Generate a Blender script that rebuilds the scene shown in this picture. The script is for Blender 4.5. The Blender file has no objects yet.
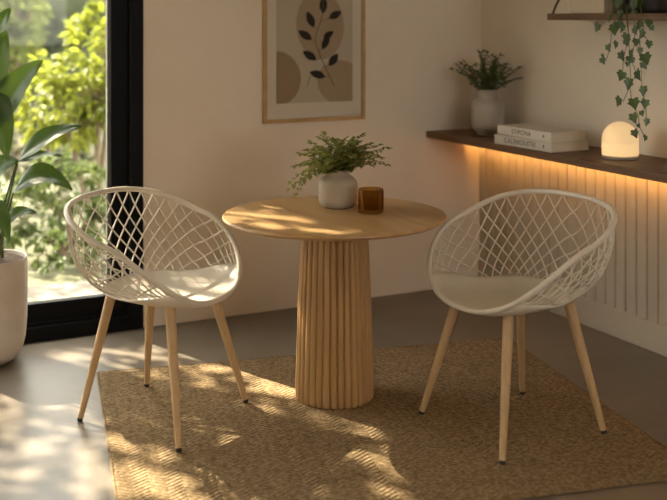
import bpy, bmesh, math, random
from mathutils import Vector, Matrix
R = math.radians
PI = math.pi
scn = bpy.context.scene
COL = scn.collection

# ------------------------------------------------------------------ helpers
def link(o):
    COL.objects.link(o)
    return o

def tag(o, label=None, cat=None, group=None, kind=None):
    if label: o['label'] = label
    if cat: o['category'] = cat
    if group: o['group'] = group
    if kind: o['kind'] = kind
    return o

def empty(name, loc, rz=0.0, label=None, cat=None, group=None):
    o = bpy.data.objects.new(name, None)
    o.empty_display_size = .05
    o.location = loc
    o.rotation_euler = (0, 0, rz)
    link(o)
    return tag(o, label, cat, group)

class MB:
    """collects verts / faces for one mesh"""
    def __init__(s):
        s.v = []; s.f = []
    def add(s, verts, faces):
        n = len(s.v)
        s.v += [tuple(p) for p in verts]
        s.f += [tuple(i + n for i in q) for q in faces]
    def box(s, x0, x1, y0, y1, z0, z1):
        s.add([(x0,y0,z0),(x1,y0,z0),(x1,y1,z0),(x0,y1,z0),(x0,y0,z1),(x1,y0,z1),(x1,y1,z1),(x0,y1,z1)],
              [(0,3,2,1),(4,5,6,7),(0,1,5,4),(1,2,6,5),(2,3,7,6),(3,0,4,7)])
    def tube(s, pts, rad, n=10, closed=False, caps=True, ell=None, up=None):
        """sweep a circle (or ellipse ell=(a,b)) along pts; rad scalar or list"""
        pts = [Vector(p) for p in pts]; m = len(pts)
        rr = rad if isinstance(rad, (list, tuple)) else [rad] * m
        ref = None; vs = []
        for i in range(m):
            a = pts[(i - 1) % m] if (closed or i > 0) else pts[i]
            b = pts[(i + 1) % m] if (closed or i < m - 1) else pts[i]
            t = (b - a).normalized()
            if up is not None:
                u0 = Vector(up[i]) if not isinstance(up, Vector) else up
                nrm = (u0 - t * u0.dot(t)).normalized()
            else:
                if ref is None:
                    ref = Vector((0, 0, 1)) if abs(t.z) < .9 else Vector((1, 0, 0))
                nrm = (ref - t * ref.dot(t)).normalized(); ref = nrm
            bn = t.cross(nrm)
            ea, eb = ell or (1, 1)
            for k in range(n):
                w = 2 * PI * k / n
                vs.append(pts[i] + nrm * (math.cos(w) * rr[i] * ea) + bn * (math.sin(w) * rr[i] * eb))
        fs = []
        for i in range(m if closed else m - 1):
            j = (i + 1) % m
            for k in range(n):
                k2 = (k + 1) % n
                fs.append((i*n+k, i*n+k2, j*n+k2, j*n+k))
        if caps and not closed:
            fs.append(tuple(reversed(range(n)))); fs.append(tuple((m-1)*n + k for k in range(n)))
        s.add(vs, fs)
    def lathe(s, prof, n=48, c=(0, 0, 0), cap=True):
        vs = []; fs = []; m = len(prof)
        for r, z in prof:
            for k in range(n):
                w = 2 * PI * k / n
                vs.append((c[0] + r*math.cos(w), c[1] + r*math.sin(w), c[2] + z))
        for i in range(m - 1):
            for k in range(n):
                k2 = (k+1) % n
                fs.append((i*n+k, i*n+k2, (i+1)*n+k2, (i+1)*n+k))
        if cap:
            fs.append(tuple(reversed(range(n)))); fs.append(tuple((m-1)*n + k for k in range(n)))
        s.add(vs, fs)
    def build(s, name, mat, parent=None, smooth=True, bevel=0, angle=40, loc=None):
        me = bpy.data.meshes.new(name)
        me.from_pydata(s.v, [], s.f)
        me.validate()
        bm = bmesh.new(); bm.from_mesh(me)
        bmesh.ops.recalc_face_normals(bm, faces=bm.faces)
        bm.to_mesh(me); bm.free()
        o = bpy.data.objects.new(name, me)
        if mat: me.materials.append(mat)
        link(o)
        if parent: o.parent = parent
        if loc: o.location = loc
        if smooth:
            for p in me.polygons: p.use_smooth = True
            try: me.set_sharp_from_angle(angle=R(angle))
            except Exception: pass
        if bevel:
            b = o.modifiers.new('bevel', 'BEVEL'); b.width = bevel; b.segments = 3; b.limit_method = 'ANGLE'; b.angle_limit = R(40)
        return o

def struct(name, mb, mat, parent=None, **k):
    o = mb.build(name, mat, parent, **k)
    if parent is None: o['kind'] = 'structure'
    return o

# ------------------------------------------------------------------ materials
def newmat(name):
    m = bpy.data.materials.new(name); m.use_nodes = True
    nt = m.node_tree
    return m, nt, nt.nodes['Principled BSDF']

def nd(nt, t, **kw):
    n = nt.nodes.new(t)
    for k, v in kw.items():
        if k in n.inputs: n.inputs[k].default_value = v
        else: setattr(n, k, v)
    return n

def math_(nt, op, a, b=None):
    n = nt.nodes.new('ShaderNodeMath'); n.operation = op
    for i, v in enumerate((a, b)):
        if v is None: continue
        if isinstance(v, (int, float)): n.inputs[i].default_value = v
        else: nt.links.new(v, n.inputs[i])
    return n.outputs[0]

def surf(name, c1, c2, rough=.5, scale=8, stretch=(1, 1, 1), bump=0.0, bscale=40, bdist=.002, detail=5, spec=.4, coat=0, sss=0, rough2=None, sheen=0, lo=.35, hi=.65):
    """two-tone noise-mottled principled surface"""
    m, nt, p = newmat(name); L = nt.links
    tc = nd(nt, 'ShaderNodeTexCoord'); mp = nd(nt, 'ShaderNodeMapping'); mp.inputs['Scale'].default_value = stretch
    L.new(tc.outputs['Object'], mp.inputs['Vector'])
    nz = nd(nt, 'ShaderNodeTexNoise', Scale=scale, Detail=detail, Roughness=.6)
    L.new(mp.outputs[0], nz.inputs['Vector'])
    cr = nd(nt, 'ShaderNodeValToRGB')
    cr.color_ramp.elements[0].position = lo; cr.color_ramp.elements[1].position = hi
    cr.color_ramp.elements[0].color = (*c1, 1); cr.color_ramp.elements[1].color = (*c2, 1)
    L.new(nz.outputs['Fac'], cr.inputs[0]); L.new(cr.outputs[0], p.inputs['Base Color'])
    p.inputs['Roughness'].default_value = rough
    if rough2 is not None:
        mr = nd(nt, 'ShaderNodeMapRange'); mr.inputs['To Min'].default_value = rough; mr.inputs['To Max'].default_value = rough2
        L.new(nz.outputs['Fac'], mr.inputs['Value']); L.new(mr.outputs[0], p.inputs['Roughness'])
    p.inputs['Specular IOR Level'].default_value = spec
    p.inputs['Coat Weight'].default_value = coat
    p.inputs['Sheen Weight'].default_value = sheen
    if sss:
        p.inputs['Subsurface Weight'].default_value = sss; p.inputs['Subsurface Radius'].default_value = (.01, .008, .006)
    if bump:
        bz = nd(nt, 'ShaderNodeTexNoise', Scale=bscale, Detail=4)
        L.new(mp.outputs[0], bz.inputs['Vector'])
        b = nd(nt, 'ShaderNodeBump', Strength=bump, Distance=bdist)
        L.new(bz.outputs['Fac'], b.inputs['Height']); L.new(b.outputs[0], p.inputs['Normal'])
    return m

def leafmat(name, c1, c2, trans=.45, rough=.45, tcol=None, scale=3, gloss=.4):
    m, nt, p = newmat(name); L = nt.links
    tc = nd(nt, 'ShaderNodeTexCoord')
    nz = nd(nt, 'ShaderNodeTexNoise', Scale=scale, Detail=3)
    L.new(tc.outputs['Object'], nz.inputs['Vector'])
    cr = nd(nt, 'ShaderNodeValToRGB')
    cr.color_ramp.elements[0].position = .35; cr.color_ramp.elements[1].position = .65
    cr.color_ramp.elements[0].color = (*c1, 1); cr.color_ramp.elements[1].color = (*c2, 1)
    L.new(nz.outputs['Fac'], cr.inputs[0]); L.new(cr.outputs[0], p.inputs['Base Color'])
    p.inputs['Roughness'].default_value = rough
    p.inputs['Specular IOR Level'].default_value = gloss
    tr = nd(nt, 'ShaderNodeBsdfTranslucent')
    if tcol: tr.inputs['Color'].default_value = (*tcol, 1)
    else: L.new(cr.outputs[0], tr.inputs['Color'])
    mx = nd(nt, 'ShaderNodeMixShader'); mx.inputs[0].default_value = trans
    out = nt.nodes['Material Output']
    L.new(p.outputs[0], mx.inputs[1]); L.new(tr.outputs[0], mx.inputs[2]); L.new(mx.outputs[0], out.inputs['Surface'])
    return m

def emit(name, col, strength):
    m, nt, p = newmat(name)
    p.inputs['Base Color'].default_value = (*col, 1)
    p.inputs['Emission Color'].default_value = (*col, 1); p.inputs['Emission Strength'].default_value = strength
    return m

M = {}
M['wall'] = surf('warm_plaster', (.77, .675, .56), (.81, .715, .60), rough=.85, scale=2.2, bump=.25, bscale=9, bdist=.01, spec=.2)
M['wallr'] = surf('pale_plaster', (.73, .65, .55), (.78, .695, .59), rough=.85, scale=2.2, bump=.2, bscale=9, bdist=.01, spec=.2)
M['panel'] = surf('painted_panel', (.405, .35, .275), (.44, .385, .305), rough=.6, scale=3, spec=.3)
M['ceil'] = surf('ceiling_paint', (.62, .58, .53), (.66, .62, .57), rough=.9, spec=.2)
M['concrete'] = surf('polished_concrete', (.125, .100, .074), (.20, .166, .128), rough=.27, rough2=.5, scale=2.3, detail=9, bump=.15, bscale=14, bdist=.004, spec=.5)
M['terrace'] = surf('terrace_stone', (.12, .102, .08), (.175, .152, .122), rough=.8, scale=5, detail=8)
M['black'] = surf('black_aluminium', (.0025, .0025, .003), (.004, .004, .005), rough=.5, scale=30, spec=.12)
M['gasket'] = surf('grey_gasket', (.10, .10, .09), (.13, .13, .12), rough=.5, scale=30)
M['oak'] = surf('pale_oak', (.40, .235, .095), (.50, .315, .145), rough=.42, scale=5, stretch=(3.2, .35, 3), detail=8, bump=.08, bscale=60, bdist=.001, spec=.4)
M['oakv'] = surf('pale_oak_upright', (.40, .23, .09), (.50, .31, .135), rough=.5, scale=7, stretch=(4, 4, .3), detail=8, spec=.35)
M['oakleg'] = surf('pale_oak_leg', (.47, .31, .155), (.58, .40, .215), rough=.45, scale=9, stretch=(4, 4, .35), detail=6, spec=.4)
M['oakframe'] = surf('oak_frame', (.42, .26, .10), (.52, .33, .14), rough=.45, scale=14, stretch=(1, 1, 1), spec=.4)
M['walnut'] = surf('dark_walnut', (.105, .054, .025), (.18, .098, .048), rough=.5, scale=6, stretch=(6, .6, 6), detail=7, spec=.25)
M['shell'] = surf('cream_polymer', (.62, .56, .465), (.68, .62, .52), rough=.38, scale=6, spec=.45)
M['rubber'] = surf('black_rubber', (.012, .01, .009), (.02, .018, .015), rough=.6)
M['ceramic'] = surf('stone_ceramic', (.39, .325, .25), (.48, .41, .32), rough=.6, scale=5, detail=6, bump=.1, bscale=60, bdist=.002, spec=.35)
M['ceramic2'] = surf('pale_ceramic', (.40, .355, .30), (.46, .41, .35), rough=.55, scale=6, spec=.35)
M['planter'] = surf('grey_planter', (.58, .515, .44), (.68, .61, .53), rough=.65, scale=4, detail=6, bump=.1, bscale=50, bdist=.002)
M['soil'] = surf('soil', (.05, .028, .015), (.11, .065, .035), rough=.95, scale=40, bump=.8, bscale=60, bdist=.01)
M['paper'] = surf('page_paper', (.60, .53, .43), (.66, .59, .49), rough=.8, scale=3, stretch=(1, 1, 60))
M['cover'] = surf('book_cover_cream', (.62, .565, .485), (.66, .605, .525), rough=.6, scale=6)
M['cover2'] = surf('book_cover_grey', (.52, .475, .41), (.56, .515, .445), rough=.6, scale=6)
M['ink'] = surf('grey_ink', (.12, .10, .08), (.14, .115, .09), rough=.7)
M['mat'] = surf('mat_board', (.60, .54, .45), (.62, .56, .47), rough=.85, scale=4)
M['print'] = surf('print_ground', (.44, .375, .285), (.46, .395, .30), rough=.85, scale=4)
M['tan1'] = surf('print_tan', (.33, .25, .165), (.35, .265, .175), rough=.85, scale=6)
M['tan2'] = surf('print_brown', (.27, .195, .12), (.285, .205, .13), rough=.85, scale=6)
M['sprig'] = surf('print_dark', (.018, .014, .010), (.026, .020, .014), rough=.85, scale=10)
M['stemline'] = surf('print_stem', (.10, .07, .04), (.12, .085, .05), rough=.85, scale=10)
M['bark'] = surf('bark', (.10, .075, .05), (.17, .13, .09), rough=.9, scale=10, bump=.5, bscale=20, bdist=.02)
M['stem'] = surf('green_stem', (.07, .10, .03), (.11, .14, .045), rough=.6, scale=10)
M['darkpot'] = surf('dark_glazed_pot', (.020, .018, .015), (.035, .030, .025), rough=.35, scale=8, spec=.5)
M['linen'] = surf('linen_box', (.55, .46, .33), (.60, .51, .38), rough=.9, scale=60)
M['strap'] = surf('dark_strap', (.05, .030, .018), (.075, .045, .026), rough=.6, scale=20)
M['steel'] = surf('brushed_ring', (.30, .26, .21), (.34, .30, .25), rough=.4)
M['bigleaf'] = leafmat('broad_leaf', (.022, .055, .012), (.045, .095, .02), trans=.16, rough=.42, tcol=(.14, .24, .02), scale=4, gloss=.6)
M['fern'] = leafmat('fern_leaf', (.15, .19, .065), (.29, .32, .11), trans=.42, rough=.5, tcol=(.46, .46, .12), scale=14)
M['fern2'] = leafmat('bush_leaf', (.095, .125, .06), (.16, .195, .085), trans=.3, rough=.5, scale=14)
M['ivy'] = leafmat('ivy_leaf', (.05, .095, .030), (.095, .15, .045), trans=.3, rough=.4, scale=14)
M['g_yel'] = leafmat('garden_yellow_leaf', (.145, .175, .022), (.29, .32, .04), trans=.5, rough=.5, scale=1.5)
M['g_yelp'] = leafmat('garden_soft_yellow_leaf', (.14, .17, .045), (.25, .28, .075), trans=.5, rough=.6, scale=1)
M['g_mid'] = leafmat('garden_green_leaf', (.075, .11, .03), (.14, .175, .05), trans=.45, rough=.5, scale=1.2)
M['g_haze'] = leafmat('garden_haze_leaf', (.10, .115, .06), (.155, .165, .095), trans=.5, rough=.6, scale=1)  # veil of garden mist mixed into the leaf colour of distant plants
M['g_dark'] = leafmat('garden_dark_leaf', (.05, .065, .03), (.09, .105, .05), trans=.45, rough=.6, scale=1)  # dark grey-green of the far tree and the hedge insides
M['grass'] = surf('garden_ground', (.075, .08, .04), (.125, .12, .07), rough=.95, scale=2, detail=8)

# clear pane: transparent plus a little mirror
m, nt, p = newmat('window_glass'); L = nt.links
tr = nd(nt, 'ShaderNodeBsdfTransparent'); tr.inputs[0].default_value = (.97, .98, .96, 1)
gl = nd(nt, 'ShaderNodeBsdfGlossy'); gl.inputs['Roughness'].default_value = .02
mx = nd(nt, 'ShaderNodeMixShader'); mx.inputs[0].default_value = .012
L.new(tr.outputs[0], mx.inputs[1]); L.new(gl.outputs[0], mx.inputs[2]); L.new(mx.outputs[0], nt.nodes['Material Output'].inputs['Surface'])
M['glass'] = m

m, nt, p = newmat('amber_glass'); L = nt.links
tr = nd(nt, 'ShaderNodeBsdfTransparent'); tr.inputs[0].default_value = (.72, .57, .30, 1)
gl = nd(nt, 'ShaderNodeBsdfGlossy'); gl.inputs['Roughness'].default_value = .12; gl.inputs[0].default_value = (.9, .75, .5, 1)
lw = nd(nt, 'ShaderNodeLayerWeight', Blend=.22)
mx = nd(nt, 'ShaderNodeMixShader'); L.new(lw.outputs['Fresnel'], mx.inputs[0])
L.new(tr.outputs[0], mx.inputs[1]); L.new(gl.outputs[0], mx.inputs[2]); L.new(mx.outputs[0], nt.nodes['Material Output'].inputs['Surface'])
M['amber'] = m
M['lamp_hi'] = emit('opal_dome_glow', (1.0, .69, .35), .40)
M['lamp_lo'] = emit('opal_drum_glow', (1.0, .68, .33), .48)
M['led'] = emit('led_strip_glow', (1.0, .47, .12), 95)

# jute rug: chevron braid in the rug's own coordinates
def jute():
    m, nt, p = newmat('jute_braid'); L = nt.links
    tc = nd(nt, 'ShaderNodeTexCoord'); sx = nd(nt, 'ShaderNodeSeparateXYZ'); L.new(tc.outputs['Object'], sx.inputs[0])
    wob = nd(nt, 'ShaderNodeTexNoise', Scale=9, Detail=2); L.new(tc.outputs['Object'], wob.inputs['Vector'])
    w = math_(nt, 'MULTIPLY', math_(nt, 'SUBTRACT', wob.outputs['Fac'], .5), .012)
    u = math_(nt, 'ADD', sx.outputs['X'], w); v = math_(nt, 'ADD', sx.outputs['Y'], w)
    tri = math_(nt, 'PINGPONG', u, .055)
    ph = math_(nt, 'ADD', v, math_(nt, 'MULTIPLY', tri, .75))
    cords = math_(nt, 'SINE', math_(nt, 'MULTIPLY', ph, 2*PI/.024))
    rows = math_(nt, 'ABSOLUTE', math_(nt, 'SINE', math_(nt, 'MULTIPLY', u, PI/.055)))
    rows = math_(nt, 'POWER', rows, .4)
    fine = nd(nt, 'ShaderNodeTexNoise', Scale=260, Detail=3); L.new(tc.outputs['Object'], fine.inputs['Vector'])
    h = math_(nt, 'ADD', math_(nt, 'MULTIPLY', math_(nt, 'ADD', cords, 1), .35), math_(nt, 'MULTIPLY', rows, .45))
    h = math_(nt, 'ADD', h, math_(nt, 'MULTIPLY', fine.outputs['Fac'], .55))
    b = nd(nt, 'ShaderNodeBump', Strength=.9, Distance=.009); L.new(h, b.inputs['Height']); L.new(b.outputs[0], p.inputs['Normal'])
    nz = nd(nt, 'ShaderNodeTexNoise', Scale=70, Detail=5); L.new(tc.outputs['Object'], nz.inputs['Vector'])
    cr = nd(nt, 'ShaderNodeValToRGB'); cr.color_ramp.elements[0].position = .3; cr.color_ramp.elements[1].position = .7
    cr.color_ramp.elements[0].color = (.15, .095, .045, 1); cr.color_ramp.elements[1].color = (.38, .275, .155, 1)
    L.new(nz.outputs['Fac'], cr.inputs[0]); L.new(cr.outputs[0], p.inputs['Base Color'])
    p.inputs['Roughness'].default_value = .95; p.inputs['Specular IOR Level'].default_value = .1
    return m
M['jute'] = jute()
M['jutedark'] = surf('jute_binding', (.16, .10, .05), (.30, .21, .11), rough=.95, scale=60)

# ------------------------------------------------------------------ room shell
YB, XR, ZC = 5.2525, 3.58, 2.72
XL, YF = -2.4, -2.6
WX0, WX1, WZ1 = -1.75, 1.5555, 2.5
mb = MB(); mb.box(XL-.2, XR+.2, YF-.2, YB+.16, -.2, 0); struct('floor', mb, M['concrete'], smooth=False)
mb = MB(); mb.box(XL-.2, XR+.2, YF-.2, YB+.16, ZC, ZC+.15); struct('ceiling', mb, M['ceil'], smooth=False)
mb = MB()
mb.box(WX1, XR+.2, YB, YB+.16, 0, ZC); mb.box(XL-.2, WX0, YB, YB+.16, 0, ZC); mb.box(WX0, WX1, YB, YB+.16, WZ1, ZC)
struct('wall_back', mb, M['wall'], smooth=False)
mb = MB(); mb.box(XR, XR+.2, YF-.2, YB, 0, ZC); struct('wall_right', mb, M['wallr'], smooth=False)
# the left and near walls, out of the picture (the near one with an opening added for fill daylight)
mb = MB(); mb.box(XL-.2, XL, YF, YB, 0, ZC)
struct('wall_left', mb, M['wall'], smooth=False)
mb = MB(); mb.box(XL, .6, YF-.2, YF, 0, ZC); mb.box(3.0, XR, YF-.2, YF, 0, ZC); mb.box(.6, 3.0, YF-.2, YF, 0, 1.2); mb.box(.6, 3.0, YF-.2, YF, 2.5, ZC)
struct('wall_front', mb, M['wall'], smooth=False)

# beadboard panel on the right wall below the shelf, with a plain baseboard
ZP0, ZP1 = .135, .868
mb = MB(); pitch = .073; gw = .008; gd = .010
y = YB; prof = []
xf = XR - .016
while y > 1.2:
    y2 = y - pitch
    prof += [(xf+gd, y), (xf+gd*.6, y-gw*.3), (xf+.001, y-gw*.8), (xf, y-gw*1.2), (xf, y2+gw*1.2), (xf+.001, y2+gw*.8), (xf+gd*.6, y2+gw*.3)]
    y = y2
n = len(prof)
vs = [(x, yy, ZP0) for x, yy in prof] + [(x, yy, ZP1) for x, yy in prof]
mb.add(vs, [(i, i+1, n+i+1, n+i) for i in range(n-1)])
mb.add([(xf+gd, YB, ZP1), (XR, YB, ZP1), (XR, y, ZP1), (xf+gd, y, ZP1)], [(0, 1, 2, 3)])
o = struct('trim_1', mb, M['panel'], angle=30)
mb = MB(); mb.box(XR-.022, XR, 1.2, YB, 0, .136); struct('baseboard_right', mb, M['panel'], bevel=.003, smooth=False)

# window: black sliding door frame with one large pane seen, more to the left
win = empty('window_1', ((WX0+WX1)/2, YB+.05, 0)); win['kind'] = 'structure'
def wbox(name, mat, *boxes, bevel=.003):
    mb = MB(); ox, oy, oz = win.location
    for b in boxes: mb.box(b[0]-ox, b[1]-ox, b[2]-oy, b[3]-oy, b[4], b[5])
    return mb.build(name, mat, win, smooth=False, bevel=bevel)
wbox('window_frame', M['black'],
     (WX1-.066, WX1, YB-.010, YB+.13, 0, WZ1), (WX0, WX0+.066, YB-.010, YB+.13, 0, WZ1), (WX0+.066, WX1-.066, YB-.010, YB+.13, WZ1-.07, WZ1))
wbox('sill_track', M['black'], (WX0+.066, WX1-.066, YB-.012, YB+.13, 0, .070), (WX0+.066, WX1-.066, YB+.012, YB+.02, .070, .088))
SX1 = WX1 - .066
wbox('sash', M['black'], (SX1-.085, SX1, YB+.035, YB+.085, .07, WZ1-.07), (-.20, -.115, YB+.035, YB+.085, .07, WZ1-.07),
     (-.115, SX1-.085, YB+.035, YB+.085, .07, .172), (-.115, SX1-.085, YB+.035, YB+.085, WZ1-.16, WZ1-.07))
wbox('sash', M['black'], (WX0+.066, WX0+.151, YB+.09, YB+.125, .07, WZ1-.07), (-.16, -.075, YB+.09, YB+.125, .07, WZ1-.07),
     (WX0+.151, -.16, YB+.09, YB+.125, .07, .172), (WX0+.151, -.16, YB+.09, YB+.125, WZ1-.16, WZ1-.07))
wbox('glazing_bead', M['gasket'], (SX1-.103, SX1-.085, YB+.048, YB+.072, .172, WZ1-.16), bevel=0)
wbox('pane', M['glass'], (-.115, SX1-.09, YB+.058, YB+.062, .17, WZ1-.155), bevel=0)
wbox('pane', M['glass'], (WX0+.15, -.16, YB+.105, YB+.109, .17, WZ1-.155), bevel=0)

# ------------------------------------------------------------------ outdoors
mb = MB(); mb.box(-7, 9, YB+.16, 6.42, -.25, -.02); struct('terrace', mb, M['terrace'], smooth=False)
mb = MB(); mb.box(-30, 40, 6.42, 60, -.4, -.09); struct('garden_ground', mb, M['grass'], smooth=False)

def leaf_into(mb, c, d, nrm, ln, wd, fold=.25, curl=.15):
    """one almond leaf: c base, d direction, nrm up"""
    d = d.normalized(); s = d.cross(nrm)
    if s.length < 1e-4: s = d.orthogonal()
    s.normalize(); u = s.cross(d)
    p = [c, c + d*ln*.33 + s*wd*.5 + u*wd*fold, c + d*ln*.72 + s*wd*.36 + u*(wd*fold - ln*curl*.4), c + d*ln - u*ln*curl,
         c + d*ln*.72 - s*wd*.36 + u*(wd*fold - ln*curl*.4), c + d*ln*.33 - s*wd*.5 + u*wd*fold, c + d*ln*.33, c + d*ln*.72 - u*ln*curl*.4]
    mb.add(p, [(0, 1, 6), (6, 1, 2, 7), (7, 2, 3), (0, 6, 5), (6, 7, 4, 5), (7, 3, 4)])

def rvec(rng):
    while True:
        v = Vector((rng.uniform(-1, 1), rng.uniform(-1, 1), rng.uniform(-1, 1)))
        if .05 < v.length < 1: return v.normalized()

def shrub(name, label, cat, loc, blobs, mat, n, ln, seed, trunk=.05, group=None, core=None):
    """blobs: list of (centre, radii) relative to loc; leaves scattered near blob shells; branches to blobs"""
    rng = random.Random(seed)
    root = empty(name, loc, 0, label, cat, group)
    f = MB(); b = MB()
    tot = sum(r[0]*r[2] for _, r in blobs)
    for c, r in blobs:
        c = Vector(c)
        k = int(n * r[0]*r[2] / tot)
        clumps = []
        for _ in range(max(6, k//14)):
            v = rvec(rng); rad = rng.uniform(.35, 1) ** .5
            clumps.append((c + Vector((v.x*r[0], v.y*r[1], v.z*r[2])) * rad, v))
        for i in range(k):
            p, v = clumps[i % len(clumps)]
            q = p + rvec(rng) * rng.uniform(0, .22) * (r[0]+r[2]) * .5
            d = (v + rvec(rng)*.9 + Vector((0, 0, -.35)))
            l = ln * rng.uniform(.6, 1.25)
            leaf_into(f, q, d, (Vector((0, 0, 1)) + rvec(rng)*.7), l, l*rng.uniform(.4, .6))
        p0 = Vector((rng.uniform(-.05, .05), rng.uniform(-.05, .05), 0))
        mid = p0.lerp(c, .5) + rvec(rng)*.06*r[0]
        b.tube([p0, mid, c], [trunk, trunk*.7, trunk*.3], n=7)
        for i in range(0, len(clumps), 3):
            q = clumps[i][0]
            b.tube([mid.lerp(c, .6), q], [trunk*.3, trunk*.1], n=4)
    f.build('foliage', mat, root, smooth=True, angle=80)
    b.build('branches', M['bark'], root)
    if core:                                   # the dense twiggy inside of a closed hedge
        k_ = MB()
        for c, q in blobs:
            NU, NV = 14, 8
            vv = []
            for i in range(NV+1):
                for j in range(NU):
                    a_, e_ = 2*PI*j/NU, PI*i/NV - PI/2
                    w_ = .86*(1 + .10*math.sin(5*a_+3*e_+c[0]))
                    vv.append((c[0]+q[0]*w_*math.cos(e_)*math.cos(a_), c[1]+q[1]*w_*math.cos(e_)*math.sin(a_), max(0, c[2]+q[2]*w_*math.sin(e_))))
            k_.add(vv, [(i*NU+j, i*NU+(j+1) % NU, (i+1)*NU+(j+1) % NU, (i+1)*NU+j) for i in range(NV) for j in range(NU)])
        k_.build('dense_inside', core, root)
    return root

G = -.09
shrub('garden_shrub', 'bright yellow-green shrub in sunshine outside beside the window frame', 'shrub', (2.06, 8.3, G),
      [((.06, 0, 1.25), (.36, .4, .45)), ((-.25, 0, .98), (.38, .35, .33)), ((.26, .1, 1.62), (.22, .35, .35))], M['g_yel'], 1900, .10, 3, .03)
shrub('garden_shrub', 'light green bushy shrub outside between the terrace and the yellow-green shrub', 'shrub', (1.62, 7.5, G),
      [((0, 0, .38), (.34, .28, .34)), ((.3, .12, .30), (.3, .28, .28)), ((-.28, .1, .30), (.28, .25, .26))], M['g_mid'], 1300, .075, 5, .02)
shrub('garden_shrub', 'haze-tinted grey-green feathery shrub outside behind the large potted plant', 'shrub', (1.62, 9.3, G),
      [((0, 0, .62), (.5, .35, .42)), ((.35, 0, .55), (.35, .3, .3))], M['g_haze'], 1300, .08, 8, .025)
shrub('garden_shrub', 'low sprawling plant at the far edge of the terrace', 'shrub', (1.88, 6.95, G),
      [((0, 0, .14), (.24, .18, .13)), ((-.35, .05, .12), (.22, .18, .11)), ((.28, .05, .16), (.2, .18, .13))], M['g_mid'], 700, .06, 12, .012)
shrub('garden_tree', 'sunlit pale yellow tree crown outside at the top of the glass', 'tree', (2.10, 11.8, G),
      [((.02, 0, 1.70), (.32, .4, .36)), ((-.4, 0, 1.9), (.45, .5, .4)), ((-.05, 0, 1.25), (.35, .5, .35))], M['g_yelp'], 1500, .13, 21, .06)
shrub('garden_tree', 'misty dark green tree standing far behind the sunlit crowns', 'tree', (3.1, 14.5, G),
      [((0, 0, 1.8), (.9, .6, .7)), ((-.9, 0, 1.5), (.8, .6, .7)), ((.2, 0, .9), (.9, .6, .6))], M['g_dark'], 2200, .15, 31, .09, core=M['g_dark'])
shrub('garden_hedge', 'long haze-tinted grey-green hedge closing off the garden at its far end', 'hedge', (3.4, 17.5, G),
      [((x*.85, 0, .75 + .9*(x % 2)), (.95, .5, .9)) for x in range(-4, 5)] + [((x*.85+.3, 0, 1.0), (.95, .5, .9)) for x in range(-4, 5)], M['g_haze'], 5200, .19, 44, .06, core=M['g_dark'])

# the tree whose crown breaks the sunlight into dapples (stands left of the window's view);
# GAPS: where, followed down the sun's direction to the floor (x, y, radius in metres), leaves are left out to place the lit patches
SUNH = Vector((.36, -.933)).normalized(); SUNT = math.tan(R(40))
GAPS = [(0.73, 4.11, 0.09), (0.78, 3.96, 0.1), (0.87, 3.82, 0.1), (0.93, 3.68, 0.1), (0.87, 3.53, 0.1), (0.96, 3.5, 0.06), (0.78, 4.53, 0.05), (0.87, 4.51, 0.05), (1.12, 4.84, 0.07), (0.8, 3.67, 0.06), (0.69, 3.79, 0.06), (0.96, 3.4, 0.08), (1.05, 4.5, 0.06), (1.13, 4.49, 0.06), (1.14, 4.33, 0.06), (1.19, 4.24, 0.06), (1.23, 4.13, 0.06), (1.27, 4.03, 0.06), (1.23, 4.56, 0.06), (1.32, 4.46, 0.04), (1.54, 4.93, 0.06), (1.6, 4.83, 0.07), (1.66, 4.7, 0.08), (1.73, 4.62, 0.06), (1.8, 4.41, 0.08), (1.83, 4.26, 0.07), (1.85, 4.14, 0.07), (1.72, 4.13, 0.05), (1.39, 4.04, 0.06), (1.42, 3.87, 0.07), (1.45, 3.71, 0.06), (1.48, 4.11, 0.05), (1.16, 3.81, 0.05), (1.17, 3.66, 0.05), (1.23, 3.56, 0.05), (1.12, 3.94, 0.05), (1.09, 3.56, 0.05), (1.27, 3.42, 0.05), (1.73, 3.7, 0.07), (1.76, 3.58, 0.08), (1.78, 3.46, 0.08), (1.81, 3.34, 0.08), (1.84, 3.21, 0.07), (1.87, 3.14, 0.06), (1.71, 3.08, 0.07), (1.75, 3.01, 0.06), (1.65, 3.85, 0.06), (1.62, 3.59, 0.05), (1.61, 3.3, 0.05), (1.44, 3.53, 0.05), (1.92, 3.29, 0.108), (2.11, 3.48, 0.072), (2.25, 3.59, 0.072), (2.03, 3.24, 0.072), (2.07, 3.16, 0.072), (2.1, 3.08, 0.072), (1.96, 2.99, 0.06), (2.08, 2.84, 0.072), (2.13, 2.77, 0.084), (2.27, 3.29, 0.06), (1.92, 3.1, 0.06), (2.21, 3.38, 0.06), (1.62, 3.4, 0.14), (1.72, 3.47, 0.13), (1.54, 3.41, 0.12), (1.83, 3.47, 0.06), (2.44, 3.56, 0.06), (2.41, 3.03, 0.06), (2.4, 3.12, 0.06), (2.36, 2.96, 0.04)]
rng = random.Random(7)
tree = empty('garden_tree', (-1.5, 10.4, G), 0, 'tall unseen tree outside to the left, its crown shaped to dapple the sunlight', 'tree')
f = MB(); b = MB(); tb0 = Vector((-1.5, 10.4, G))
b.tube([(0, 0, 0), (.05, .02, 1.4), (.15, 0, 2.8), (.35, -.1, 4.2), (.5, -.1, 5.2)], [.14, .12, .10, .07, .03], n=10)
def thin(fx, fy):
    return any((fx-x)**2 + (fy-y_)**2 < (q*(.64 if x < 1.02 else .98))**2 for x, y_, q in GAPS)
clusters = []
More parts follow.
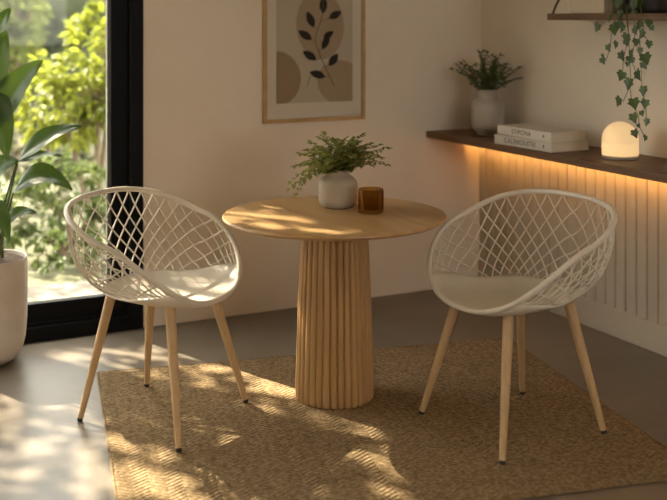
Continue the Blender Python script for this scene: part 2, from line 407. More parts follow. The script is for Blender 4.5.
while len(clusters) < 1000:
    fx, fy = rng.uniform(.0, 2.75), rng.uniform(2.3, 6.6)
    if fy > 5.3 and (fx > 2.0 or rng.random() < .4): continue
    if len(clusters) % 8 == 0: fx, fy = rng.uniform(1.5, 2.4), rng.uniform(2.6, 3.4)
    if thin(fx, fy): continue
    yl = rng.uniform(8.9, 10.6)
    D = (yl - fy)/(-SUNH.y)
    p = Vector((fx - SUNH.x*D, yl, D*SUNT)) - tb0
    clusters.append((p, fx, fy))
for i, (p, fx, fy) in enumerate(clusters):
    if i % 12 == 0:
        h = min(5.0, max(2.2, p.z - .9)); s0 = Vector((.15 + .1*(h-2.8), -.03, h))
        b.tube([s0, s0.lerp(p, .5) + Vector((0, 0, .2)), p], [.02, .012, .004], n=5)
    for k in range(6):
        c = p + rvec(rng)*rng.uniform(.0, .12)
        w_ = c + tb0; D = w_.z/SUNT
        if thin(w_.x + SUNH.x*D, w_.y + SUNH.y*D): continue
        l = rng.uniform(.07, .115)
        leaf_into(f, c, rvec(rng) + Vector((0, 0, -.3)), rvec(rng), l, l*.6)
f.build('foliage', M['g_mid'], tree, angle=80); b.build('branches', M['bark'], tree)

# ------------------------------------------------------------------ rug
rug = empty('jute_rug', (1.1769, 4.6618, 0), R(-11.45), 'tan braided jute rug lying under the table and both chairs', 'rug')
RW, RL, RT = 1.935, 1.60, .010
mb = MB(); nx, ny = 64, 54
def rz(u, v):
    e = min(u, RW-u, v, RL-v)
    return RT * (1 - max(0, 1 - e/.012)**2 * .75)
us = [0, .003, .007, .012] + [.012 + (RW-.024)*i/nx for i in range(1, nx)] + [RW-.012, RW-.007, RW-.003, RW]
vs_ = [0, .003, .007, .012] + [.012 + (RL-.024)*i/ny for i in range(1, ny)] + [RL-.012, RL-.007, RL-.003, RL]
wv = lambda t: .0035*math.sin(t*13) + .002*math.sin(t*31+1)
pts = [(u + (wv(v) if (u < .02 or u > RW-.02) else 0), -v + (wv(u+3) if (v < .02 or v > RL-.02) else 0), rz(u, v)) for v in vs_ for u in us]
W_ = len(us)
fc = [(j*W_+i, j*W_+i+1, (j+1)*W_+i+1, (j+1)*W_+i) for j in range(len(vs_)-1) for i in range(W_-1)]
mb.add(pts, fc)
mb.add([(0, 0, .0005), (RW, 0, .0005), (RW, -RL, .0005), (0, -RL, .0005)], [(0, 3, 2, 1)])
mb.build('rug_weave', M['jute'], rug, angle=80)
mb = MB()
for (a, bb) in (((0, 0), (RW, 0)), ((RW, 0), (RW, -RL)), ((RW, -RL), (0, -RL)), ((0, -RL), (0, 0))):
    ln = math.hypot(bb[0]-a[0], bb[1]-a[1]); k = int(ln/.018)
    pp = [(a[0]+(bb[0]-a[0])*i/k, a[1]+(bb[1]-a[1])*i/k, .0050 + .0004*math.sin(i*2.4)) for i in range(k+1)]
    mb.tube(pp, [.0043 + .0005*math.sin(i*1.7) for i in range(k+1)], n=6)
mb.build('rug_binding', M['jutedark'], rug)

# ------------------------------------------------------------------ table
TX, TY, TH, TR = 1.967, 3.936, .75, .456
tb = empty('pedestal_table', (TX, TY, RT+.0003), 0, 'round pale oak dining table on a fluted drum pedestal', 'table')
hT = TH - RT
mb = MB(); mb.lathe([(.02, hT-.026), (TR-.055, hT-.026), (TR-.022, hT-.020), (TR-.006, hT-.0125), (TR, hT-.0075), (TR-.001, hT-.003), (TR-.004, hT), (.02, hT)], n=128)
mb.build('tabletop', M['oak'], tb, angle=30)
mb = MB(); NR, S = 32, 10
def reed(Rr, z):
    out = []
    for k in range(NR):
        for j in range(S):
            t = (j/S)*2 - 1
            r = Rr - .016*(1 - math.sqrt(max(0, 1 - (t*.98)**2)))
            w = 2*PI*(k + j/S)/NR
            out.append((r*math.cos(w), r*math.sin(w), z))
    return out
lv = [(.0, .155), (.006, .160), (.03, .1605), (.2, .156), (.4, .149), (.6, .140), (hT-.026, .133)]
for z, r in lv: mb.v += reed(r, z)
n = NR*S
for i in range(len(lv)-1):
    for k in range(n):
        k2 = (k+1) % n
        mb.f.append((i*n+k, i*n+k2, (i+1)*n+k2, (i+1)*n+k))
mb.f.append(tuple(range(n-1, -1, -1)))
mb.build('pedestal', M['oakv'], tb, angle=35)

# ------------------------------------------------------------------ chairs
BF, BB_, AS, ZN = .272, .294, .366, 2.55
ZCN = .4675
def rim_pt(ph):
    c, s = math.cos(ph), math.sin(ph); e = 2/ZN
    x = math.copysign(abs(c)**e, c) * (BF if c > 0 else BB_)
    yv = math.copysign(abs(s)**e, s) * AS
    return Vector((x, yv, .6885 - .1785*c - .0327*math.cos(2*ph) - .0034*math.cos(3*ph)))
MM = 2.5
def hg(th):
    return math.sin(th)**(2/MM), 1 - max(0, math.cos(th))**(2/MM)
def theta_of_h(h): return math.asin(min(1, h**(MM/2)))
def S_(ph, th):
    r = rim_pt(ph); h, g = hg(th)
    return Vector((r.x*h, r.y*h, ZCN + (r.z - ZCN)*g))
def sst(a, b, x):
    t = max(0, min(1, (x-a)/(b-a))); return t*t*(3-2*t)
def hpan(ph):
    q = abs((ph + PI) % (2*PI) - PI)
    return 1 - .40*sst(R(38), R(105), q)
def th_pan(ph): return theta_of_h(hpan(ph))

def make_chair(loc, rz, label, feet, off=False):
    root = empty('lattice_chair', loc, rz, label, 'chair', None)
    # solid seat pan
    mb = MB(); NP, NH = 96, 14
    vs = [(0, 0, ZCN)]
    for i in range(1, NH+1):
        for k in range(NP):
            ph = 2*PI*k/NP
            vs.append(S_(ph, theta_of_h(hpan(ph) * (i/NH))))
    fs = [(0, 1+k, 1+(k+1) % NP) for k in range(NP)]
    for i in range(NH-1):
        for k in range(NP):
            k2 = (k+1) % NP
            fs.append((1+i*NP+k, 1+(i+1)*NP+k, 1+(i+1)*NP+k2, 1+i*NP+k2))
    mb.add(vs, fs)
    o = mb.build('seat', M['shell'], root, angle=80)
    sm = o.modifiers.new('thick', 'SOLIDIFY'); sm.thickness = .009; sm.offset = -1
    # rim
    mb = MB(); n = 120
    mb.tube([rim_pt(2*PI*i/n) for i in range(n)], .0108, n=12, closed=True)
    mb.build('rim', M['shell'], root, angle=80)
    # woven shell of two crossing families of ribs
    mb = MB(); NS = 32; DEL = R(24)
    def nrm(ph, th):
        a = S_(ph+.01, th) - S_(ph-.01, th); b_ = S_(ph, min(th+.01, PI/2)) - S_(ph, th-.01)
        return a.cross(b_).normalized()
    for sg in (1, -1):
        for k in range(NS):
            p0 = 2*PI*(k+.5)/NS
            seg = []
            NW = 22
            path = [p0]                      # from the rim down: the ribs lean less where the woven band is low
            for i in range(NW):
                ph_ = path[-1]; fr = (PI/2 - th_pan(ph_))/(PI/2 - theta_of_h(.60))
                path.append(ph_ - sg*2*DEL/NW*max(.15, fr))
            path.reverse()
            for i in range(NW+1):
                w = i/NW
                ph = path[i]
                q = abs((ph + PI) % (2*PI) - PI)
                tp = th_pan(ph)
                if q < R(42): 
                    if len(seg) > 2: mb.tube([s[0] for s in seg], 1, n=6, ell=(.0030, .0034), up=[s[1] for s in seg])
                    seg = []; continue
                th = tp + (PI/2 - tp)*w
                seg.append((S_(ph, min(th, PI/2-.004)), nrm(ph, min(th, PI/2-.02))))
            if len(seg) > 2: mb.tube([s[0] for s in seg], 1, n=6, ell=(.0030, .0034), up=[s[1] for s in seg])
    # lower band where the ribs leave the pan
    mb.build('lattice', M['shell'], root, angle=80)
    # legs
    for fx, fy in feet:
        top = Vector((fx*.60, fy*.60, ZCN + .004)); ft = Vector((fx, fy, .003 - loc[2] if off and (fx, fy) == feet[-1] else .003))
        d = ft - top
        pts = [top + d*t for t in (0, .04, .3, .6, .9, .975)]
        mb = MB(); mb.tube(pts, [.0195, .0198, .0182, .0155, .0122, .0112], n=18)
        lg = mb.build('leg', M['oakleg'], root)
        mb = MB(); mb.tube([top + d*.975, top + d*.98, ft], [.0104, .0110, .0108], n=18)
        cp = mb.build('foot_cap', M['rubber'], lg)
        cp['label'] = 'black rubber foot cap'
    return root
def mix(a, b, t): return tuple(p*(1-t) + q*t for p, q in zip(a, b))
FL = [mix((.285, -.268), (.2644, -.2995), .85), mix((.285, .268), (.2576, .2316), .85), mix((-.207, .232), (-.2097, .253), .85), mix((-.207, -.232), (-.2569, -.1493), .85)]
FR = [mix((.285, -.268), (.2577, -.2492), .7), mix((.285, .268), (.3258, .2782), .7), mix((-.207, .232), (-.185, .2746), .7), mix((-.207, -.232), (-.227, -.2114), .7)]
make_chair((1.264, 4.0645, RT), R(-48.95), 'cream lattice tub chair standing nearest the glass door and the large potted plant', FL, True)
make_chair((2.4646, 3.3726, RT), R(-174.5), 'cream lattice tub chair standing wholly on the rug before the lit shelf', FR)

# ------------------------------------------------------------------ plants in vases
def sprig(fm, sm, base, end, sag, n, ln, wd, rng, rad=.0013, side=1.0):
    base, end = Vector(base), Vector(end)
    mid = base.lerp(end, .5) + Vector((0, 0, sag))
    P = []
    for i in range(n+1):
        t = i/n
        P.append(base*(1-t)**2 + mid*2*t*(1-t) + end*t*t)
    sm.tube(P, [rad*(1-.7*i/n) for i in range(n+1)], n=5)
    for i in range(2, n+1):
        t = i/n
        d = (P[i] - P[i-1]).normalized()
        s = d.cross(Vector((0, 0, 1)))
        s = s.normalized() if s.length > .05 else rvec(rng)
        for sg in (1, -1):
            dd = d*.55 + s*sg*side + rvec(rng)*.45
            l = ln * rng.uniform(.7, 1.2) * (1 - .35*t)
            leaf_into(fm, P[i] + rvec(rng)*.002, dd, Vector((0, 0, 1)) + rvec(rng)*.5, l, l*wd)
    leaf_into(fm, P[-1], (P[-1]-P[-2]), Vector((0, 0, 1)), ln*.7, ln*.7*wd)

vt = empty('plant_vase', (2.053, 4.075, TH), 0, 'squat stone vase of feathery fern on the round table', 'vase')
mb = MB()
mb.lathe([(.052, 0), (.062, .003), (.076, .016), (.0815, .030), (.0825, .05), (.0825, .095), (.080, .108), (.072, .121), (.058, .132), (.0505, .137),
          (.0475, .143), (.0475, .152), (.0495, .156), (.0475, .158), (.044, .155), (.043, .140), (.043, .120)], n=56)
mb.build('vase_body', M['ceramic'], vt, angle=50)
rng = random.Random(4); fm, sm = MB(), MB()
# u = camera-right, v = towards the camera, in the table plane
cr_, ci_ = math.cos(R(26.5)), math.sin(R(26.5))
def cam(u, v, z): return (u*cr_ - v*ci_, -u*ci_ - v*cr_, z)
ends = [(-.20, .05, .085), (-.195, .02, .11), (-.17, .10, .075), (-.16, -.05, .22), (-.11, .06, .28), (-.06, -.04, .30), (-.02, .05, .29), (.03, -.03, .28), (.06, .06, .29),
        (.10, -.02, .30), (.13, .05, .27), (.17, .0, .26), (.205, .03, .25), (.20, .05, .185), (.18, -.06, .20), (.13, .09, .19), (-.13, .02, .24), (-.18, -.02, .17), (-.14, .11, .14),
        (.06, .12, .23), (-.05, .13, .24), (.0, -.1, .26), (-.09, -.1, .24), (.1, -.11, .24), (-.10, .12, .18), (.02, .10, .25), (.16, .07, .22), (-.07, .09, .26)]
for k in range(34):
    a = rng.uniform(0, 2*PI); q = rng.uniform(.2, 1)**.6
    ends.append((.165*q*math.cos(a), .13*q*math.sin(a), .305 - .10*q*q + rng.uniform(-.05, .01)))
for e in ends:
    b0 = cam(rng.uniform(-.03, .03), rng.uniform(-.03, .03), .12)
    sag = .10 if e[2] < .15 else .05
    sprig(fm, sm, b0, cam(*e), sag + rng.uniform(-.01, .02), 13, .036, .68, rng)
fm.build('foliage', M['fern'], vt, angle=80); sm.build('stems', M['stem'], vt)

# ribbed amber tumbler
tm = empty('glass_tumbler', (2.112, 3.893, TH), 0, 'ribbed amber glass tumbler on the round table next to the vase', 'glass')
mb = MB(); NR2 = 22
def ring(r, z, amp): return [((r + amp*math.cos(NR2*2*PI*k/240))*math.cos(2*PI*k/240), (r + amp*math.cos(NR2*2*PI*k/240))*math.sin(2*PI*k/240), z) for k in range(240)]
rings = [ring(.044, 0, 0), ring(.049, .003, .0005), ring(.0492, .008, .003), ring(.0498, .05, .003), ring(.0498, .088, .003), ring(.051, .097, .0004), ring(.050, .0995, 0), ring(.0485, .098, 0),
         ring(.047, .09, 0), ring(.046, .02, 0), ring(.042, .015, 0), ring(.01, .014, 0)]
for r in rings: mb.v += r
for i in range(len(rings)-1):
    for k in range(240):
        k2 = (k+1) % 240
        mb.f.append((i*240+k, i*240+k2, (i+1)*240+k2, (i+1)*240+k))
mb.f.append(tuple(range(239, -1, -1))); mb.f.append(tuple((len(rings)-1)*240+k for k in range(240)))
mb.build('tumbler_body', M['amber'], tm, angle=60)

# ------------------------------------------------------------------ framed print on the back wall
PX0, PX1, PZ0, PZ1 = 2.198, 2.801, .991, 1.865
pic = empty('framed_print', ((PX0+PX1)/2, YB, PZ0), 0, 'oak framed botanical print hanging on the plain back wall', 'picture')
pw, phh = PX1-PX0, PZ1-PZ0
def pbox(name, mat, boxes, bevel=0, par=None):
    mb = MB()
    for b in boxes: mb.box(*b)
    return mb.build(name, mat, par or pic, smooth=False, bevel=bevel)
fw = .020
pbox('picture_frame', M['oakframe'], [(-pw/2, -pw/2+fw, -.028, -.002, 0, phh), (pw/2-fw, pw/2, -.028, -.002, 0, phh), (-pw/2+fw, pw/2-fw, -.028, -.002, 0, fw), (-pw/2+fw, pw/2-fw, -.028, -.002, phh-fw, phh)], .002)
mat_ = pbox('mat_board', M['mat'], [(-pw/2+fw, pw/2-fw, -.014, -.004, fw, phh-fw)])
# artwork in picture pixels of the crop -> local coordinates (x from left frame edge)
A0, A1, AZ0, AZ1 = -.226, .228, .102, phh-.102
pbox('print_sheet', M['print'], [(A0, A1, -.0155, -.0142, AZ0, AZ1)])
def shape(name, mat, pts, y0, th=.0006):
    mb = MB(); n = len(pts)
    mb.add([(x, y0, z) for x, z in pts] + [(x, y0+th, z) for x, z in pts], [tuple(range(n)), tuple(range(2*n-1, n-1, -1))] + [(i, (i+1) % n, n+(i+1) % n, n+i) for i in range(n)])
    return mb.build(name, mat, pic, smooth=False)
SC = 1/ (3.846*1080/5.82)          # crop pixels to metres
def ap(x, y):                        # crop px -> local; frame left at 48, frame bottom at 472..455
    # foreshortening across the wall
    t = (x - 48)/(440-48)
    u = -pw/2 + pw*(t*.953/(1 - t*(1-.953)) if False else t)
    yb = 474 + (456-474)*t
    return (u, (yb - y)*SC*(1+.025*(t-.5)))
def clip(pts):
    return [(min(max(x, A0), A1), min(max(z, AZ0), AZ1)) for x, z in pts]
def blob(cx, cy, rx, ry, wob=0, n=48, rot=0):
    out = []
    for k in range(n):
        w = 2*PI*k/n; r = 1 + wob*math.sin(2*w+1)
        x, y = rx*r*math.cos(w), ry*r*math.sin(w)
        out.append(ap(cx + x*math.cos(rot) - y*math.sin(rot), cy + x*math.sin(rot) + y*math.cos(rot)))
    return clip(out)
shape('print_shape', M['tan2'], blob(95, 302, 95, 105), -.0162)
shape('print_shape', M['tan1'], blob(265, 95, 90, 135, .03), -.0162)
shape('print_shape', M['tan1'], blob(345, 315, 88, 90, .05), -.0162)
def leafshape(x0, y0, x1, y1, w):
    d = Vector((x1-x0, y1-y0)); ln = d.length; d.normalize(); s = Vector((-d.y, d.x))
    pr = [(0, 0), (.15, .55), (.35, .95), (.55, 1), (.75, .72), (.9, .35), (1, 0), (.9, -.35), (.75, -.72), (.55, -1), (.35, -.95), (.15, -.55)]
    return [ap(x0 + d.x*ln*a + s.x*w*b_/2, y0 + d.y*ln*a + s.y*w*b_/2) for a, b_ in pr]
for q in [(275, 52, 278, -18, 30), (240, 106, 214, 44, 30), (298, 70, 348, 40, 28), (232, 152, 180, 118, 30), (276, 146, 317, 118, 24), (272, 190, 300, 130, 26),
          (250, 230, 197, 196, 30), (298, 252, 334, 204, 30), (284, 294, 223, 276, 30), (275, -10, 230, -70, 30), (277, -30, 325, -85, 30), (276, -90, 280, -160, 30)]:
    shape('print_leaf', M['sprig'], leafshape(*q), -.0170)
mb = MB()
sp = [(320, 332), (300, 290), (283, 255), (265, 215), (250, 175), (244, 150), (252, 118), (265, 85), (274, 50), (276, -20), (276, -100)]
mb.tube([(ap(*p)[0], -.0166, ap(*p)[1]) for p in sp], .0022, n=6)
for a, b_ in [((298, 290), (284, 294)), ((283, 255), (298, 252)), ((265, 218), (250, 230)), ((270, 190), (258, 196)), ((246, 160), (232, 152)), ((257, 108), (240, 106)), ((268, 80), (298, 70)), ((213, 335), (228, 284))]:
    mb.tube([(ap(*a)[0], -.0166, ap(*a)[1]), (ap(*b_)[0], -.0166, ap(*b_)[1])], .0014, n=5)
mb.build('print_stem', M['stemline'], pic)

# ------------------------------------------------------------------ long shelf and what stands on it
XS, ZS0, ZS1 = 3.2055, .866, .904
sh = empty('wall_shelf', ((XS+XR)/2, 3.9, ZS0), 0, 'long dark walnut shelf along the right wall with glowing underside', 'shelf')
mb = MB(); mb.box(XS-(XS+XR)/2, XR-(XS+XR)/2, 1.6-3.9, YB-3.9-.001, .002, ZS1-ZS0)
mb.build('shelf_board', M['walnut'], sh, smooth=False, bevel=.003)
mb = MB(); mb.box(.058, .062, 1.7-3.9, YB-3.9-.002, -.012, .002); mb.box(.062, .072, 1.7-3.9, YB-3.9-.002, -.001, .002); mb.box(.062, .0646, 1.7-3.9, YB-3.9-.002, -.012, -.0108)
mb.build('strip_channel', M['black'], sh, smooth=False)
mb = MB(); y0, y1 = 1.7-3.9, YB-3.9-.003; mb.add([(.0646, y0, -.0106), (.0646, y1, -.0106), (.0646, y1, -.0012), (.0646, y0, -.0012)], [(0, 1, 2, 3)])
o = mb.build('light_strip', M['led'], sh, smooth=False); o['label'] = 'glowing amber light strip'

vs2 = empty('plant_vase', (3.40, 4.925, ZS1), 0, 'pale necked vase with a small leafy bush at the corner end of the shelf', 'vase')
mb = MB()
mb.lathe([(.05, 0), (.056, .002), (.060, .010), (.062, .018), (.080, .034), (.090, .055), (.093, .09), (.093, .15), (.090, .168), (.080, .184), (.064, .196), (.056, .202),
          (.054, .212), (.056, .236), (.063, .246), (.064, .250), (.060, .251), (.050, .238), (.048, .2)], n=48)
mb.build('vase_body', M['ceramic2'], vs2, angle=50)
rng = random.Random(9); fm, sm = MB(), MB()
for i in range(44):
    a = rng.uniform(0, 2*PI); rr = rng.uniform(.03, .19)
    zt = .475 - rr*.72 + rng.uniform(-.05, .02)
    e = (max(-.24, min(.15, rr*math.cos(a)*1.1)), rr*math.sin(a)*1.1, zt)
    sprig(fm, sm, (rng.uniform(-.02, .02), rng.uniform(-.02, .02), .21), e, .03, 9, .036, .58, rng, rad=.0018, side=.8)
fm.build('foliage', M['fern2'], vs2, angle=80); sm.build('stems', M['stem'], vs2)

def text_mesh(body, size, mat, parent, loc, rot, name='title_lettering'):
    cu = bpy.data.curves.new('t', 'FONT'); cu.body = body; cu.size = size; cu.extrude = .0004; cu.align_x = 'CENTER'; cu.align_y = 'CENTER'; cu.space_character = 1.15
    cu.offset = size*.012; to = bpy.data.objects.new('t', cu); COL.objects.link(to)
    dg = bpy.context.evaluated_depsgraph_get(); dg.update()
    me = bpy.data.meshes.new_from_object(to.evaluated_get(dg))
    bpy.data.objects.remove(to)
    o = bpy.data.objects.new(name, me); me.materials.append(mat); link(o); o.parent = parent; o.location = loc; o.rotation_euler = rot
    return o
def book(loc, rz, L_, W2, T, cov, label, title, mark):
    """spine along local y at x=0, pages towards +x"""
    root = empty('book', loc, rz, label, 'book', 'books on the long shelf')
    c = .0028
    mb = MB(); mb.box(0, W2, 0, L_, 0, c); mb.box(0, W2, 0, L_, T-c, T); mb.box(0, c, 0, L_, c, T-c)
    mb.build('cover', cov, root, smooth=False, bevel=.0008)
    mb = MB(); mb.box(c, W2-.004, .004, L_-.004, c, T-c); mb.build('pages', M['paper'], root, smooth=False)
    text_mesh(title, T*.74, M['ink'], root, (-.0002, L_*.54, T*.5), (R(90), 0, R(-90)))
    mk = MB()
    s = T*.22
    mk.add([(0, -s, 0), (0, -.3*s, .3*s), (0, 0, 1.2*s), (0, .3*s, .3*s), (0, s, 0), (0, .3*s, -.3*s), (0, 0, -1.2*s), (0, -.3*s, -.3*s)], [tuple(range(8))])
    mk.add([(-.0005, -s, 0), (-.0005, -.3*s, .3*s), (-.0005, 0, 1.2*s), (-.0005, .3*s, .3*s), (-.0005, s, 0), (-.0005, .3*s, -.3*s), (-.0005, 0, -1.2*s), (-.0005, -.3*s, -.3*s)], [tuple(range(8))])
    mk.build('spine_mark', M['ink'], root, smooth=False, loc=(0, L_*.13, T*.5))
    return root
book((3.232, 4.150, ZS1), R(2.3), .445, .240, .0475, M['cover2'], 'greyish cream book lying flat, the lower of the two on the shelf', 'CALENOUITEI', 1)
book((3.240, 4.165, ZS1+.0477), R(1.2), .428, .220, .0465, M['cover'], 'pale cream book lying flat on top of the other book', 'STIPONA', 1)

lp = empty('table_lamp', (3.392, 3.852, ZS1), 0, 'small glowing opal dome lamp on the long shelf beside the books', 'lamp')
mb = MB(); mb.lathe([(.078, 0), (.082, .002), (.082, .012), (.080, .014), (.06, .014)], n=48); mb.build('lamp_base', M['steel'], lp)
mb = MB(); mb.lathe([(.070, .014), (.0825, .016), (.083, .020), (.083, .070), (.0825, .0715)], n=56); mb.build('lamp_shade', M['lamp_lo'], lp, angle=70)
mb = MB(); pr = [(.0825, .0716), (.083, .074)] + [(.083*math.cos(w), .085 + .083*math.sin(w)) for w in [R(90)*i/16 for i in range(16)]] + [(.004, .168)]
mb.lathe(pr, n=56); mb.build('dome', M['lamp_hi'], lp, angle=70)

# ------------------------------------------------------------------ upper shelf, box, ivy
UX, UY1, UZ0, UZ1 = 3.330, 4.311, 1.537, 1.569
us_ = empty('upper_shelf', (XR, 3.7, UZ0), 0, 'short dark wooden shelf high on the right wall hung by straps', 'shelf')
mb = MB(); mb.box(UX-XR, 0, 2.95-3.7, UY1-3.7, 0, UZ1-UZ0); mb.build('shelf_board', M['walnut'], us_, smooth=False, bevel=.002)
for yy in (UY1-.03, 2.99):
    mb = MB(); y0 = yy-3.7
    mb.tube([(UX-XR+.012, y0, UZ1-UZ0-.002), (UX-XR+.03, y0, .07), (-.012, y0, .38)], .008, n=8, ell=(.5, 1.1))
    mb.tube([(-.012, y0, .38), (-.001, y0, .38)], .014, n=12)
    mb.build('strap', M['strap'], us_)
bx = empty('storage_box', (3.455, 4.045, UZ1), 0, 'pale linen box standing on the upper shelf', 'box')
mb = MB(); mb.box(-.10, .10, -.125, .125, 0, .16); mb.build('box_body', M['linen'], bx, smooth=False, bevel=.004)
mb = MB(); mb.box(-.104, .104, -.129, .129, .161, .205); mb.build('box_lid', M['linen'], bx, smooth=False, bevel=.004)

iv = empty('trailing_ivy', (3.455, 3.75, UZ1), 0, 'ivy trailing from a dark pot on the upper shelf', 'plant')
mb = MB()
mb.lathe([(.088, 0), (.098, .004), (.104, .02), (.110, .12), (.114, .15), (.112, .154), (.104, .15), (.100, .13)], n=48, cap=True)
mb.build('pot', M['darkpot'], iv, angle=50)
mb = MB(); mb.lathe([(.004, .139), (.06, .137), (.1, .132)], n=32, cap=False); mb.build('soil', M['soil'], iv)
def ivyleaf(mb, c, d, nrm, s):
    d = d.normalized(); sd = d.cross(nrm).normalized(); u = sd.cross(d)
    o2 = [(0, 0), (-.12, .22), (-.05, .48), (.18, .42), (.30, .62), (.52, .34), (1.0, 0)]
    P = [c + d*(a*s) + sd*(b_*s) + u*(abs(b_)*s*.18) for a, b_ in o2]
    Q = [c + d*(a*s) - sd*(b_*s) + u*(abs(b_)*s*.18) for a, b_ in o2[1:-1]]
    allp = P + Q[::-1]
    cen = c + d*(.3*s)
    n = len(allp)
    mb.add(allp + [cen], [(i, (i+1) % n, n) for i in range(n)])
rng = random.Random(2); fm, sm = MB(), MB()
off = Vector(iv.location)
# vines: (y over the soil), (y, z over the pot's rim), then (y, z) down in front of the shelf; leaves: (y, z, size)
vines = [[(3.91,), (3.864, 1.63), (3.809, 1.557), (3.809, 1.494), (3.822, 1.412), (3.863, 1.351)], [(3.822,), (3.777, 1.629), (3.723, 1.548), (3.71, 1.459), (3.736, 1.369), (3.743, 1.293)], [(3.77,), (3.725, 1.629), (3.672, 1.557), (3.666, 1.442), (3.691, 1.362), (3.653, 1.298), (3.698, 1.256), (3.685, 1.177), (3.647, 1.114), (3.641, 1.075), (3.597, 1.018)], [(3.724,), (3.681, 1.628), (3.628, 1.557), (3.634, 1.461), (3.622, 1.365), (3.616, 1.234), (3.597, 1.17), (3.597, 1.096)], [(3.731,), (3.687, 1.628), (3.628, 1.548), (3.609, 1.47), (3.566, 1.427)], [(3.809,), (3.764, 1.629), (3.717, 1.553), (3.698, 1.256), (3.743, 1.173)]]
for v in vines:
    P = [Vector((3.42, v[0][0], UZ1+.135)), Vector((3.36, v[1][0], v[1][1]-.01)), Vector((3.316, *v[2]))]
    P += [Vector((3.318 - .012*rng.random(), *q)) for q in v[3:]]
    sm.tube([p - off for p in P], .0017, n=5)
lv_ = [(3.89, 1.52, 1.15), (3.788, 1.516, 1.3), (3.815, 1.426, 0.9), (3.762, 1.441, 0.9), (3.855, 1.366, 0.9), (3.862, 1.384, 0.6), (3.71, 1.517, 1.1), (3.697, 1.477, 1.2), (3.659, 1.504, 0.9), (3.584, 1.492, 1.1), (3.559, 1.449, 0.9), (3.64, 1.456, 0.9), (3.736, 1.396, 1.2), (3.671, 1.407, 0.9), (3.59, 1.392, 1.3), (3.602, 1.357, 1.0), (3.659, 1.377, 1.0), (3.736, 1.307, 1.2), (3.634, 1.316, 1.3), (3.691, 1.278, 1.4), (3.596, 1.249, 1.2), (3.736, 1.191, 1.2), (3.665, 1.192, 1.3), (3.572, 1.194, 1.1), (3.671, 1.125, 1.2), (3.621, 1.142, 0.7), (3.578, 1.111, 0.9), (3.646, 1.057, 1.0), (3.578, 1.038, 0.7), (3.691, 1.38, 0.9), (3.716, 1.45, 0.8), (3.621, 1.417, 0.8), (3.795, 1.557, 0.8), (3.768, 1.53, 0.7), (3.749, 1.535, 1.0), (3.697, 1.353, 0.6), (3.615, 1.531, 0.9), (3.541, 1.514, 0.7), (3.559, 1.54, 0.9), (3.634, 1.085, 0.6), (3.64, 1.513, 0.9)]
for y_, z_, s in lv_:
    c = Vector((3.308 - .02*rng.random(), y_, z_)) - off
    d = Vector((rng.uniform(-.2, .1), rng.uniform(-.75, .75), -1))
    ivyleaf(fm, c, d, Vector((-1, rng.uniform(-.5, .2), rng.uniform(-.1, .6))), .040*s)
for i in range(46):
    a = rng.uniform(0, 2*PI); r = rng.uniform(.02, .105)
    c = Vector((r*math.cos(a)*.85, r*math.sin(a), .15 + rng.uniform(-.005, .10)*(1-r*5)))
    if c.z < .16 and r > .1: c.z = .162
    sm.tube([Vector((c.x*.4, c.y*.4, .135)), c], .0014, n=4)
    ivyleaf(fm, c, Vector((math.cos(a), math.sin(a), .3)), Vector((-.3, 0, 1)), .042)
# a few leaves spilling over the pot's front rim down to the shelf
for i in range(16):
    a = rng.uniform(-.7, .7); z = rng.uniform(.0, .15)
    c = Vector((-.122*math.cos(a) - .004, -.122*math.sin(a), z))
    ivyleaf(fm, c, Vector((-.2, rng.uniform(-.5, .5), -1)), Vector((-1, 0, .3)), .040)
fm.build('foliage', M['ivy'], iv, angle=80); sm.build('vines', M['stem'], iv)

# ------------------------------------------------------------------ large potted plant by the window
PPX, PPY = .775, 5.05
pp = empty('potted_plant', (PPX, PPY, 0), 0, 'large broad-leaved plant in a tall rounded stone planter beside the glass', 'plant')
mb = MB()
mb.lathe([(.085, 0), (.108, .006), (.135, .025), (.155, .06), (.167, .11), (.174, .2), (.176, .32), (.176, .45), (.174, .468), (.171, .472), (.165, .468), (.163, .40)], n=64)
mb.build('planter', M['planter'], pp, angle=50)
mb = MB(); mb.lathe([(.003, .462), (.08, .461), (.164, .452)], n=40, cap=False); mb.build('soil', M['soil'], pp)
def bigleaf(fm, sm, base, att, tip, wd, arch, roll=0.0):
    """petiole from base to att, blade from att to tip arching"""
    base, att, tip = Vector(base), Vector(att), Vector(tip)
    md = base.lerp(att, .5) + Vector((0, 0, .02)) + (att-base)*0.02
    sm.tube([base, md, att], [.007, .0055, .004], n=7)
    N = 14; mid = att.lerp(tip, .5) + Vector((0, 0, arch))
    P = [att*(1-t)**2 + mid*2*t*(1-t) + tip*t*t for t in [i/N for i in range(N+1)]]
    ax = (tip-att).normalized()
    nn = Vector((0, 0, math.cos(roll))) + Vector(cam(0, 1, 0))*math.sin(roll)
    sd0 = ax.cross(nn).normalized()
    rows = []; K = 4
    for i in range(N+1):
        t = i/N
        w = wd*.5*(math.sin(PI*min(1, t**.75*1.0))**.75)*(1-.15*t) + .001
        dd = (P[min(i+1, N)] - P[max(i-1, 0)]).normalized()
        up = sd0.cross(dd).normalized()
        if up.dot(nn) < 0: up = -up
        for k in range(-K, K+1):
            q = k/K
            rows.append(P[i] + sd0*(q*w) + up*(abs(q)*w*.28 + .006*math.sin(9*t+2*q)*abs(q)))
    W2 = 2*K+1
    fm.add(rows, [(i*W2+k, i*W2+k+1, (i+1)*W2+k+1, (i+1)*W2+k) for i in range(N) for k in range(W2-1)])
fm, sm = MB(), MB()
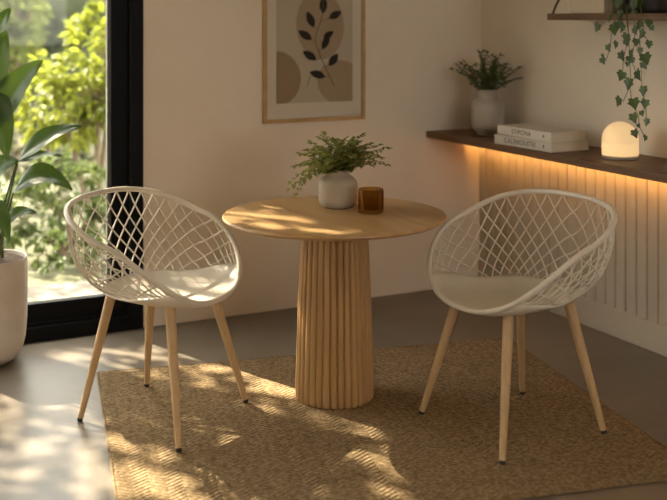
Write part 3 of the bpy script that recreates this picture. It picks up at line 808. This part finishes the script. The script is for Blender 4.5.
# each leaf: foot of its stalk, start of the blade, tip (all from the planter's foot), width, arch, tilt towards the room
bigleaf(fm, sm, (0.018, -0.009, 0.44), (0.025, -0.035, 1.068), (0.206, -0.192, 1.362), 0.15, 0.06, 1.0)
bigleaf(fm, sm, (-0.013, -0.027, 0.44), (-0.004, 0.002, 1.201), (0.071, -0.069, 1.494), 0.16, 0.0, 1.3)
bigleaf(fm, sm, (0.018, -0.031, 0.44), (0.034, -0.084, 1.219), (0.063, -0.143, 0.921), 0.12, 0.04, 1.3)
bigleaf(fm, sm, (0.036, 0.005, 0.44), (0.121, -0.083, 0.91), (0.371, -0.241, 1.066), 0.105, 0.06, 0.75)
bigleaf(fm, sm, (0.0, -0.045, 0.44), (0.108, -0.11, 0.901), (0.307, -0.131, 0.923), 0.06, 0.04, 0.5)
bigleaf(fm, sm, (0.04, -0.031, 0.44), (0.1, -0.083, 0.768), (0.325, -0.251, 0.785), 0.125, 0.14, 0.8)
bigleaf(fm, sm, (0.067, 0.0, 0.44), (0.061, -0.03, 0.61), (0.188, -0.149, 0.682), 0.075, 0.05, 0.7)
bigleaf(fm, sm, (0.022, 0.045, 0.44), (-0.028, 0.014, 0.953), (-0.19, 0.095, 1.223), 0.14, 0.06, 0.8)
bigleaf(fm, sm, (-0.027, 0.013, 0.44), (-0.048, 0.024, 1.043), (-0.236, 0.062, 0.87), 0.14, 0.06, 0.8)
bigleaf(fm, sm, (-0.004, -0.054, 0.44), (-0.017, -0.081, 0.83), (0.103, -0.185, 0.924), 0.12, 0.03, 0.9)
bigleaf(fm, sm, (-0.054, 0.004, 0.44), (-0.072, 0.013, 1.27), (-0.069, 0.034, 1.584), 0.14, 0.03, 1.2)
bigleaf(fm, sm, (0.005, -0.058, 0.44), (0.015, -0.097, 0.741), (0.068, -0.168, 0.563), 0.08, 0.05, 1.0)
bigleaf(fm, sm, (0.004, 0.054, 0.44), (-0.033, 0.039, 1.312), (0.1, -0.005, 1.593), 0.13, 0.05, 1.0)
fm.build('leaves', M['bigleaf'], pp, angle=80)
sm.build('stems', M['stem'], pp)

# ------------------------------------------------------------------ light
sd = bpy.data.lights.new('sun', 'SUN'); sd.energy = 22.0; sd.angle = R(.45); sd.color = (1, .86, .66)
so = link(bpy.data.objects.new('sun', sd))
hv = Vector((SUNH.x, SUNH.y, -SUNT)).normalized()
so.rotation_euler = hv.to_track_quat('-Z', 'Y').to_euler()
so.location = (-3, 12, 8)
w = bpy.data.worlds.new('world'); scn.world = w; w.use_nodes = True
nt = w.node_tree; bg = nt.nodes['Background']
bg.inputs[0].default_value = (1.0, .95, .88, 1); bg.inputs[1].default_value = 5.8
# unseen warm fill light, added below the ceiling to brighten the room
ld = bpy.data.lights.new('fill_light', 'AREA'); ld.shape = 'DISK'; ld.size = .5; ld.energy = 8; ld.color = (1, .78, .52)
lo_ = link(bpy.data.objects.new('fill_light', ld)); lo_.location = (1.2, 1.6, ZC-.03)

# ------------------------------------------------------------------ camera
cd = bpy.data.cameras.new('camera'); co = link(bpy.data.objects.new('camera', cd))
cd.sensor_width = 36; cd.lens = 36*1080/667
cd.shift_y = (16-250)/667
co.location = (0, 0, 1.557); co.rotation_euler = (R(90), 0, R(-26.5))
cd.clip_start = .05
cd.dof.use_dof = True; cd.dof.focus_distance = 4.4; cd.dof.aperture_fstop = 1.7
scn.camera = co
scn.view_settings.view_transform = 'Standard'; scn.view_settings.look = 'None'; scn.view_settings.gamma = 1
scn.view_settings.exposure = .35
scn.cycles.max_bounces = 10; scn.cycles.diffuse_bounces = 5; scn.cycles.transparent_max_bounces = 12
scn.cycles.sample_clamp_indirect = 6
scn.cycles.caustics_reflective = False; scn.cycles.caustics_refractive = False
